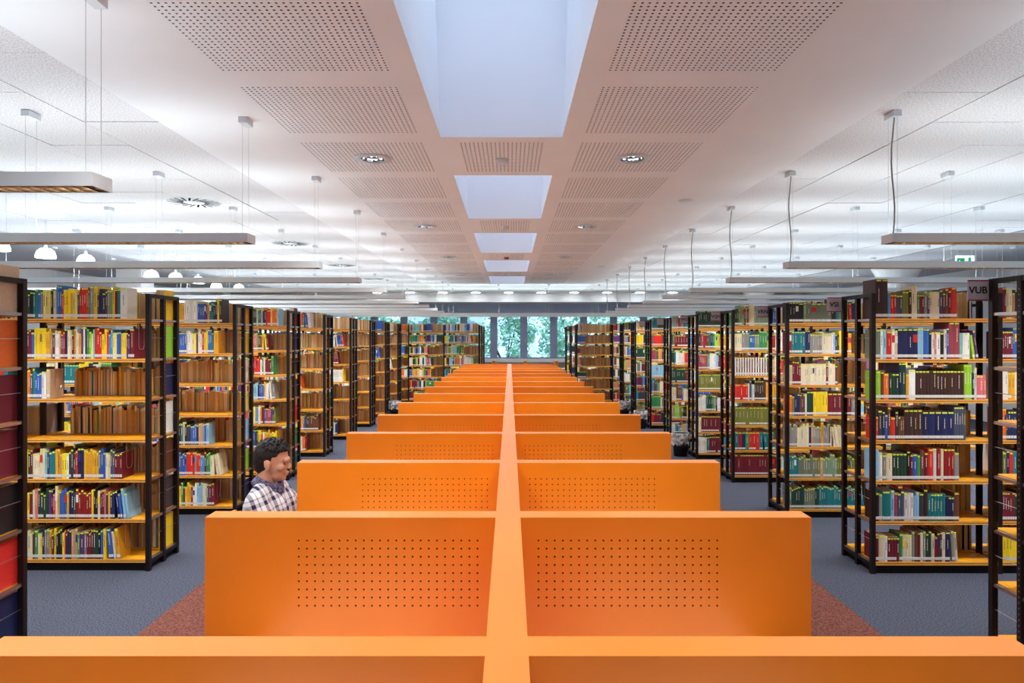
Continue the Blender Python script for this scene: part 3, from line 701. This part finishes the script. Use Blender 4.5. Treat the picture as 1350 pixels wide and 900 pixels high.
# ------------------------------------------------------------------ pendant lamps
ZL0, ZL1 = CAMZ+.645, CAMZ+.705
def lamp(name, y, x0, x1, zceil, label, group, first=None, cable=False):
    L = x1-x0; xc = (x0+x1)/2
    t = empty(name, (xc, y, ZL0)); tag(t, label, 'lamp', group)
    h = ZL1-ZL0; hw = .0725; hl = L/2
    m = MB()
    m.box(-hl,hl,-hw,-hw+.006,0,h).box(-hl,hl,hw-.006,hw,0,h).box(-hl,-hl+.006,-hw+.006,hw-.006,0,h).box(hl-.006,hl,-hw+.006,hw-.006,0,h)
    m.box(-hl+.006,hl-.006,-hw+.006,hw-.006,h*.62,h*.68)
    m.build('housing', M['lampwhite'], t)
    m = MB(); n = int(L/.055)
    for i in range(1, n): 
        x = -hl+L*i/n; m.box(x-.0008,x+.0008,-hw+.006,hw-.006,.002,.03)
    for yy in (-.024,.024): m.box(-hl+.006,hl-.006,yy-.0008,yy+.0008,.0015,.0305)
    m.box(-hl+.006,hl-.006,-hw+.006,-hw+.008,.001,.034).box(-hl+.006,hl-.006,hw-.008,hw-.006,.001,.034)  # liner strips added to darken the lit inner walls of the housing
    m.build('louvre', M['louvre'], t)
    la = bpy.data.lights.new('tube', 'AREA'); la.shape = 'RECTANGLE'; la.size = L-.1; la.size_y = .09; la.energy = LAMP_UP*L/6; la.color = (.85,.96,1)
    lo = link(bpy.data.objects.new('tube_light_up', la), t); lo.location = (0,0,h*.72); lo.rotation_euler = (math.pi,0,0)
    if LAMP_DOWN:
        la = bpy.data.lights.new('tube', 'AREA'); la.shape = 'RECTANGLE'; la.size = L-.1; la.size_y = .1; la.energy = LAMP_DOWN*L/6; la.color = (1,.97,.93)
        lo = link(bpy.data.objects.new('tube_light_down', la), t); lo.location = (0,0,h*.58)
    ns = max(2, round((L-.08)/1.48)+1)
    for i in range(ns):
        x = hl-.04-i*(L-.08)/(ns-1)
        zc = zceil(xc+x)-ZL0
        cm = MB().box(x-.028,x+.028,-.06,.06,zc-.04,zc).build('ceiling_mount', M['lampwhite'], t)
        for yy in (-.055,.055): MB().bar((x,yy,h*.6),(x,yy,zc-.038),.0014,5).build('wire', M['wire'], cm)
    if cable:
        x = -hl+.04; zc = zceil(xc+x)-ZL0
        pts = [(x-.01+.012*math.sin(i*.9),-.02,h*.6+(zc-.038-h*.6)*i/8) for i in range(9)]
        MB().path(pts,.0055,6).build('power_cable', M['cable'], t)
zcl = lambda x: ZS if SX[0] < x < SX[9] else ZC-.005
NK = 13
for k in range(-3, 10):  # unseen rows at and behind the camera are added to even the light
    y = 2.985+1.72*k; n = 10-k
    lamp('pendant_lamp', y, -7.78, -1.78, zcl, f"white linear pendant lamp over the unsigned bookcases, {nth(n+2)} from the windows", 'linear pendant lamps, unsigned side')
    lamp('pendant_lamp', y, 2.60, 8.60, zcl, f"white linear pendant lamp over the signed bookcases, {nth(n+2)} from the windows", 'linear pendant lamps, signed side', cable=True)
for k in range(10, 12):
    lamp('pendant_lamp', 2.985+1.72*k, -7.78, 8.60, lambda x: ZC-.005, f"full-width white linear pendant lamp, {nth(12-k)} from the windows", 'linear pendant lamps across the room')

# ------------------------------------------------------------------ soffit fittings
def lathe_part(prof, seg, name, mt, parent, smooth=True, loc=(0,0,0)): return MB().lathe(prof, seg).build(name, mt, parent, smooth, loc)
for (x,y,n) in DL:
    t = empty('recessed_downlight', (x,y,ZS-.012))
    side = 'unsigned' if x < 0 else 'signed'
    tag(t, f"round recessed downlight with mirrored reflector, {nth((13-n)//3+0)} from the windows, {side}-bookcase side", 'downlight', 'soffit downlights')
    lathe_part([(.102,0),(.155,0),(.157,.004),(.155,.012),(.10,.012)],32,'trim_ring',M['lampwhite'],t)
    rf = lathe_part([(.102,.004),(.100,.03),(.085,.075),(.05,.11),(.0,.118)],14,'reflector',M['mirror'],t,False)
    sp = bpy.data.lights.new('downlight_lamp','SPOT'); sp.energy = DOWNLIGHT; sp.spot_size = 2.2; sp.spot_blend = .6; sp.shadow_soft_size = .08; sp.color = (1,.96,.9)
    lo = link(bpy.data.objects.new('downlight_beam', sp), t); lo.location = (0,0,.02)
    for s_ in (-1,1):
        m = MB().bar((s_*.022,-.05,.045),(s_*.022,.05,.045),.011,8); m.build('bulb', M['bulb'], rf)
for i in range(6):
    y = 5.77+3.52*(i-1); 
    if y > 19: continue
    t = empty('smoke_detector', (-.0625,y,ZS)); tag(t, f"{'red' if i in (3,) else 'white'} round smoke detector between skylights, {nth(6-i)} from the windows", 'detector', 'smoke detectors')
    lathe_part([(.0,-.045),(.03,-.045),(.048,-.03),(.05,-.012)],20,'sensor_head',M['redplastic'] if i == 3 else M['lampwhite'],t)
    lathe_part([(.0,-.012),(.06,-.012),(.06,0),(.0,0)],20,'base',M['lampwhite'],t)
for i,(x,y) in enumerate(((1.94,7.5),(1.94,14.5))):
    m = MB().lathe([(0,-.008),(.075,-.008),(.085,0),(0,0)],24); o = m.build('ceiling_speaker', M['lampwhite'], None, True, (x,y,ZS)); tag(o, f"flat round disc on the soffit, {'third' if i==0 else 'first'} skylight from the windows alongside", 'speaker', 'soffit discs')
# swirl air diffusers
def diffuser(x, y, n, lab):
    t = empty('swirl_diffuser', (x,y,ZC-.006)); tag(t, lab, 'air vent', 'swirl air diffusers')
    lathe_part([(0,.0),(.30,.0),(.315,.006)],40,'plate',M['lampwhite'],t)
    sl = MB()
    for i in range(20):
        a = 2*math.pi*i/20; a2 = a+.28
        p = Vector((math.cos(a)*.115,math.sin(a)*.115,-.002)); q = Vector((math.cos(a2)*.285,math.sin(a2)*.285,-.002)); d = (q-p).normalized(); nn = Vector((-d.y,d.x,0))*.011
        s2 = MB(); s2.quad(tuple(p-nn),tuple(p+nn),tuple(q+nn),tuple(q-nn)); s2.quad(tuple(p+nn),tuple(p-nn),tuple(q-nn),tuple(q+nn)); s2.build('slot', M['hole'], t)
    lathe_part([(0,-.006),(.09,-.006),(.10,0)],24,'hub',M['lampwhite'],t)
for i,y in enumerate((7.85,11.3,14.75,18.2)): diffuser(-3.63, y, i, f"round swirl air diffuser on the wood wool ceiling, {nth(4-i)} from the windows")
# flush lights before the windows
for i in range(-4,6):
    o = MB().lathe([(0,-.012),(.13,-.012),(.16,0),(0,0)],24,mi=0).build('flush_ceiling_light', M['flush'], None, True, (-.04+1.15*i,23.9,ZC)); tag(o, f'round white flush ceiling light before the windows, {nth(i+5)} from the unsigned bookcase side', 'ceiling light', 'flush lights before the windows')
# dome pendants over the side aisle
for i,(x,y,z) in enumerate(((-6.1,8.15,2.90),(-6.05,8.9,2.9),(-5.96,9.6,2.9),(-6.22,11.85,2.9),(-6.02,12.3,2.9),(-5.98,13.1,2.9),(-6.23,14.5,2.9),(-5.95,15.0,2.9))):
    t = empty('dome_pendant', (x,y,z)); tag(t, f"glowing glass dome pendant beyond the unsigned bookcases, {nth(8-i)} from the windows", 'lamp', 'dome pendants')
    gs = lathe_part([(.105,0),(.12,.0),(.118,.03),(.10,.085),(.065,.12),(.02,.132)],24,'glass_shade',M['dome'],t)
    MB().lathe([(.022,.128),(.022,.165),(.012,.18)],12,close=True).build('cap', M['lampwhite'], t)
    MB().bar((0,0,.17),(0,0,ZC-.01-z),.003,6).build('cord', M['wire'], t)
    lathe_part([(0,.02),(.025,.03),(.035,.06),(.02,.09),(0,.1)],12,'bulb',M['bulb'],gs)
    pl2 = bpy.data.lights.new('bulb','POINT'); pl2.energy = 7; pl2.shadow_soft_size = .05; lo = link(bpy.data.objects.new('bulb_light', pl2), t); lo.location = (0,0,-.03)
# columns
for i,(x,y) in enumerate(((8.5,15.0),(8.5,23.3),(8.5,6.7))):
    o = MB().lathe([(.30,0),(.30,2.95),(.36,3.1),(.52,ZC-.02)],32).build('column', M['white_wall'], None, True, (x,y,0)); tag(o, f"round white column with flared head beyond the signed bookcases, {nth((2,1,3)[i])} from the windows", 'column', 'flared columns')
for i,(x,y) in enumerate(((-8.5,15.5),(-8.5,8.5))):
    t = empty('column', (x,y,0)); tag(t, f"square white column beyond the unsigned bookcases, {nth(i+1)} from the windows", 'column', 'square columns')
    MB().box(-.28,.28,-.28,.28,0,ZC-.02).build('shaft', M['white_wall'], t); MB().box(-.3,.3,-.3,.3,0,.1).build('base_trim', M['shade_trim_grey'], t)
# exit sign
t = empty('exit_sign', (8.0,12.0,3.1)); tag(t, 'green and white emergency exit sign with arrow hanging under the ceiling', 'exit sign')
MB().box(-.16,.16,-.02,.02,0,.2).build('case', M['exitwhite'], t)
MB().box(-.15,-.02,-.024,-.02,.02,.15).build('green_field', M['exitgreen'], t)
ar = MB().box(-.11,-.04,-.027,-.024,.075,.092)
n = len(ar.v); ar.v += [(-.14,-.027,.0835),(-.10,-.027,.045),(-.10,-.027,.122),(-.14,-.024,.0835),(-.10,-.024,.045),(-.10,-.024,.122)]; ar.f += [(n,n+1,n+2),(n,n+3,n+4,n+1),(n+2,n+5,n+3,n)]; ar.m += [0,0,0]
ar.build('arrow', M['exitwhite'], t)
MB().box(.05,.09,-.024,-.02,.02,.16).build('door_symbol', M['exitgreen'], t)
for x in (-.12,.12): MB().bar((x,0,.2),(x,0,ZC-.02-3.1),.004,6).build('hanger', M['wire'], t)

# ------------------------------------------------------------------ waste bins
def bin_(x, y, label):
    t = empty('waste_bin', (x,y,0)); tag(t, label, 'waste bin', 'waste bins at the bookcase ends')
    bk = lathe_part([(0,.004),(.105,.004),(.135,.36),(.131,.36),(.102,.01),(0,.01)],28,'bucket',M['black'],t)
    rnd = random.Random(int(y*100)); m = MB(); seg = 40; prof = [(.126,.30,0),(.137,.366,.0),(.143,.36,.004),(.142,.27,.010),(.136,.19,.016)]
    for q,(r,z,wv) in enumerate(prof):
        for i in range(seg):
            a = 2*math.pi*i/seg; rr_ = r+wv*math.sin(i*5.3+q)+wv*rnd.uniform(-.5,.5); zz = z+(rnd.uniform(-.03,.03) if q == 4 else 0)
            m.v.append((rr_*math.cos(a),rr_*math.sin(a),zz))
    for q in range(len(prof)-1):
        for i in range(seg):
            jn = (i+1)%seg; m.f.append((q*seg+i,q*seg+jn,(q+1)*seg+jn,(q+1)*seg+i)); m.m.append(0)
    m.build('bin_liner', M['liner'], bk, True)
bin_(2.69,10.75,'black waste bin with clear liner at the VPO bookcase end')
bin_(2.69,14.0,'black waste bin with clear liner, second bin along the signed row')
bin_(2.69,16.0,'black waste bin with clear liner, last bin along the signed row before the windows')
bin_(-2.71,16.1,'black waste bin with clear liner at the unsigned bookcases')

# ------------------------------------------------------------------ chair and seated person
PY = 4.02
ch = empty('chair', (-1.46, PY, 0)); tag(ch, 'beech chair with steel legs that the seated man sits on', 'chair')
MB().box(-.20,.22,-.21,.21,.40,.424).build('seat', M['chairseat'], ch)
m = MB(); 
for i in range(8):
    a0 = -.21+.42*i/8; a1 = -.21+.42*(i+1)/8; c0 = -.225-.03*(1-(a0/.21)**2); c1 = -.225-.03*(1-(a1/.21)**2)
    n = len(m.v); m.v += [(c0,a0,.58),(c1,a1,.58),(c1-.02,a1,.80),(c0-.02,a0,.80),(c0+.014,a0,.58),(c1+.014,a1,.58),(c1-.006,a1,.80),(c0-.006,a0,.80)]
    for f in ((0,3,2,1),(4,5,6,7),(0,1,5,4),(3,7,6,2),(0,4,7,3),(1,2,6,5)): m.f.append(tuple(n+q for q in f)); m.m.append(0)
m.build('backrest', M['chairseat'], ch)
for sx,sy in ((-1,-1),(-1,1),(1,-1),(1,1)):
    q = MB().bar((sx*.19,sy*.19,.40),(sx*.21,sy*.2,0),.011,8)
    if sx < 0: q.path([(-.19,sy*.19,.40),(-.215,sy*.195,.5),(-.237,sy*.195,.72)],.010,8)
    q.build('leg', M['steel'], ch)
def ell(bm, c, r, rot=None, seg=24):
    Mx = Matrix.Translation(c) @ (rot or Matrix.Identity(4)) @ Matrix.Diagonal((*r,1)); bmesh.ops.create_uvsphere(bm, u_segments=seg, v_segments=seg//2, radius=1, matrix=Mx)
def limb(bm, p, q, r0, r1, flat=1.0):
    p, q = Vector(p), Vector(q); d = q-p; L = d.length; rot = d.to_track_quat('Z','Y').to_matrix().to_4x4()
    bmesh.ops.create_cone(bm, cap_ends=True, segments=20, radius1=r0, radius2=r1, depth=L, matrix=Matrix.Translation((p+q)/2) @ rot @ Matrix.Diagonal((1,flat,1,1)))
    ell(bm, p, (r0,r0,r0), seg=16); ell(bm, q, (r1,r1,r1), seg=16)
def fuse(bm, name, mt, parent, voxel, smooth=4, noise=0):
    me = bpy.data.meshes.new('tmp'); bm.to_mesh(me); bm.free(); ob = bpy.data.objects.new('tmp', me); COL.objects.link(ob)
    r = ob.modifiers.new('r','REMESH'); r.mode = 'VOXEL'; r.voxel_size = voxel
    s_ = ob.modifiers.new('s','SMOOTH'); s_.iterations = smooth; s_.factor = .5
    bpy.context.view_layer.update()
    m2 = bpy.data.meshes.new_from_object(ob.evaluated_get(bpy.context.evaluated_depsgraph_get())); bpy.data.objects.remove(ob); bpy.data.meshes.remove(me)
    m2.name = name; m2.materials.clear(); m2.materials.append(mt); m2.polygons.foreach_set('use_smooth',[True]*len(m2.polygons)); m2.update()
    return link(bpy.data.objects.new(name, m2), parent)
# person-local frame: origin on the floor under the pelvis; +x ahead
ox = -1.46
pr = empty('person', (ox, PY, 0)); tag(pr, 'seated person in a blue and white plaid shirt reading at a carrel', 'person')
Q = lambda X, Y, Z: (X-ox, Y, Z)
hd = Vector(Q(-1.395, 0, 1.145)); tilt = Matrix.Rotation(.10, 4, 'Y')
def H(x,y,z): return tuple(hd + (tilt @ Vector((x,y,z))))
SH = [Q(-1.425,-.175,.935), Q(-1.425,.175,.935)]; EL = [Q(-1.235,-.245,.70), Q(-1.235,.245,.70)]; WR = [Q(-.985,-.14,.775), Q(-.985,.14,.775)]
HIP = [Q(-1.45,-.095,.535), Q(-1.45,.095,.535)]; KN = [Q(-1.03,-.11,.53), Q(-1.03,.11,.53)]; AN = [Q(-1.05,-.11,.09), Q(-1.05,.11,.09)]
bm = bmesh.new()
# head
ell(bm, H(-.008,0,.022), (.094,.074,.088)); ell(bm, H(.022,0,-.02), (.066,.062,.085)); ell(bm, H(.035,0,-.075), (.05,.048,.045)); ell(bm, H(.066,0,-.098), (.022,.024,.02))
ell(bm, H(.078,0,.012), (.022,.05,.016)); limb(bm, H(.086,0,.006), H(.103,0,-.028), .009, .0125); 
for s_ in (-1,1): ell(bm, H(.1,s_*.012,-.034),(.011,.009,.008)); ell(bm, H(.06,s_*.04,-.03),(.028,.022,.022)); ell(bm, H(-.005,s_*.077,-.018),(.019,.008,.031), Matrix.Rotation(-.2,4,'Y')); ell(bm, H(-.003,s_*.078,-.045),(.01,.007,.012))
ell(bm, H(.088,0,-.062),(.014,.024,.008)); ell(bm, H(.085,0,-.075),(.014,.021,.008))
limb(bm, H(-.022,0,-.05), Q(-1.44,0,.95), .052, .056)
# torso under the shirt, arms, legs
limb(bm, Q(-1.44,0,.93), Q(-1.46,0,.56), .085, .11); 
for i in (0,1):
    limb(bm, Q(-1.45,0,.93), SH[i], .055, .05); limb(bm, SH[i], EL[i], .045, .036); limb(bm, EL[i], WR[i], .036, .024)
    limb(bm, HIP[i], KN[i], .075, .052); limb(bm, KN[i], AN[i], .05, .034); limb(bm, AN[i], tuple(Vector(AN[i])+Vector((.12,0,-.05))), .03, .024)
    s_ = -1 if i == 0 else 1
    w = Vector(WR[i]); palm = w+Vector((.055,-s_*.012,-.008)); ell(bm, palm, (.046,.038,.014)); limb(bm, w, palm, .022, .02)
    for fi in range(4):
        b0 = palm+Vector((.036,(fi-1.5)*.019,.001)); ln = (.036,.042,.039,.031)[fi]; b1 = b0+Vector((ln,(fi-1.5)*.003,.006)); b2 = b1+Vector((ln*.62,0,-.008)); limb(bm, b0, b1, .0085,.008); limb(bm, b1, b2, .008,.0068)
    b0 = palm+Vector((-.015,-s_*.034,0)); b1 = b0+Vector((.028,-s_*.02,0)); b2 = b1+Vector((.028,-s_*.004,-.004)); limb(bm,b0,b1,.011,.0095); limb(bm,b1,b2,.0095,.008)
body = fuse(bm, 'body', M['skin'], pr, .0052, 3)
# shirt
bm = bmesh.new()
limb(bm, Q(-1.425,0,.90), Q(-1.47,0,.60), .105, .125); 
for s_ in (-1,1):
    ell(bm, Q(-1.40,s_*.075,.86), (.125,.095,.12)); ell(bm, Q(-1.42,s_*.10,.72), (.13,.09,.16)); ell(bm, Q(-1.46,s_*.08,.60),(.135,.105,.10))
    ell(bm, Q(-1.455,s_*.09,.885),(.075,.10,.10))
for i in (0,1):
    limb(bm, Q(-1.44,0,.972), SH[i], .068, .068); limb(bm, Q(-1.452,0,.99), SH[i], .056, .05); limb(bm, SH[i], EL[i], .066, .054); limb(bm, EL[i], tuple(Vector(EL[i]).lerp(Vector(WR[i]),.9)), .054, .037)
fuse(bm, 'shirt', M['plaid'], pr, .0065, 6)
bm = bmesh.new(); NB = Vector(Q(-1.417,0,1.012))
rotc = Matrix.Rotation(.34,4,'Y')
for i in range(28):
    a = 2*math.pi*i/28; a2 = 2*math.pi*(i+1)/28
    f = lambda a,r,z: tuple(NB + rotc @ Vector((math.cos(a)*r*1.12, math.sin(a)*r, z)))
    limb(bm, f(a,.076,-.022), f(a2,.076,-.022), .015,.015); limb(bm, f(a,.071,.0), f(a2,.071,.0), .012,.012); limb(bm, f(a,.067,.02), f(a2,.067,.02), .008,.008)
for s_ in (-1,1): limb(bm, tuple(NB+rotc@Vector((.082,s_*.014,-.015))), tuple(NB+rotc@Vector((.092,s_*.034,-.06))), .015,.006)
fuse(bm, 'collar', M['collar'], pr, .005, 3)
bm = bmesh.new()
for i in (0,1):
    limb(bm, HIP[i], KN[i], .092, .066); limb(bm, KN[i], tuple(Vector(AN[i])+Vector((0,0,-.005))), .064, .05)
limb(bm, HIP[0], HIP[1], .105,.105); fuse(bm, 'trousers', M['trouser'], pr, .008, 5)
for i in (0,1):
    bm = bmesh.new(); a = Vector(AN[i]); ell(bm, a+Vector((.0,0,-.045)),(.05,.042,.045)); ell(bm, a+Vector((.09,0,-.055)),(.095,.046,.035)); ell(bm, a+Vector((-.03,0,-.055)),(.05,.038,.035)); fuse(bm,'shoe',M['shoe'],pr,.006,3)
# hair: cropped, short tufts on top
bm = bmesh.new()
ell(bm, H(-.016,0,.034), (.098,.08,.090)); ell(bm, H(-.05,0,.0),(.062,.073,.085)); ell(bm, H(-.058,0,-.035),(.045,.06,.055))
rnd = random.Random(4)
for i in range(420):
    th = rnd.uniform(0,6.283); u = rnd.uniform(.25,1); q = math.sqrt(1-u*u); d = Vector((q*math.cos(th),q*math.sin(th),u))
    p = Vector((-.014+.092*d.x,.076*d.y,.036+.084*d.z)); e = p+d*rnd.uniform(.006,.012)+Vector((rnd.uniform(.004,.016),0,rnd.uniform(.002,.008)))
    pp, ee = H(*p), H(*e); dd = Vector(ee)-Vector(pp); rot = dd.to_track_quat('Z','Y').to_matrix().to_4x4()
    bmesh.ops.create_cone(bm, cap_ends=True, segments=6, radius1=.005, radius2=.002, depth=dd.length+.01, matrix=Matrix.Translation((Vector(pp)+Vector(ee))/2) @ rot)
# cut the face and ears free of hair
geom = bm.verts[:]
me_face = [v for v in bm.verts if (tilt.inverted() @ (v.co-hd)).x > .052 and (tilt.inverted() @ (v.co-hd)).z < .055]
for v in me_face:
    l = tilt.inverted() @ (v.co-hd); l.x = .052+(l.x-.052)*.12; l.y *= .9; v.co = hd + tilt @ l
hair = fuse(bm, 'hair', M['hair'], pr, .004, 1)
for v in hair.data.vertices:                     # keep the side above the ear line tight
    l = tilt.inverted() @ (v.co-hd)
    if l.x > .015 and l.z < .03: l.y *= .86; v.co = hd + tilt @ l
for s_ in (-1,1):
    bm = bmesh.new(); ell(bm, H(.0725,s_*.0295,-.008),(.010,.011,.0055)); me = bpy.data.meshes.new('eye'); bm.to_mesh(me); bm.free(); me.materials.append(M['eye']); link(bpy.data.objects.new('eye', me), pr)
    bm = bmesh.new(); ell(bm, H(.0805,s_*.031,-.008),(.004,.006,.005)); me = bpy.data.meshes.new('iris'); bm.to_mesh(me); bm.free(); me.materials.append(M['hair']); link(bpy.data.objects.new('iris', me), pr)
    bm = bmesh.new(); limb(bm, H(.094,s_*.014,.014), H(.076,s_*.046,.017), .0045,.003); me = bpy.data.meshes.new('eyebrow'); bm.to_mesh(me); bm.free(); me.materials.append(M['hair']); link(bpy.data.objects.new('eyebrow', me), pr)
print('books', len(BOOKS), 'individual', nb, 'stuff faces', len(SF))
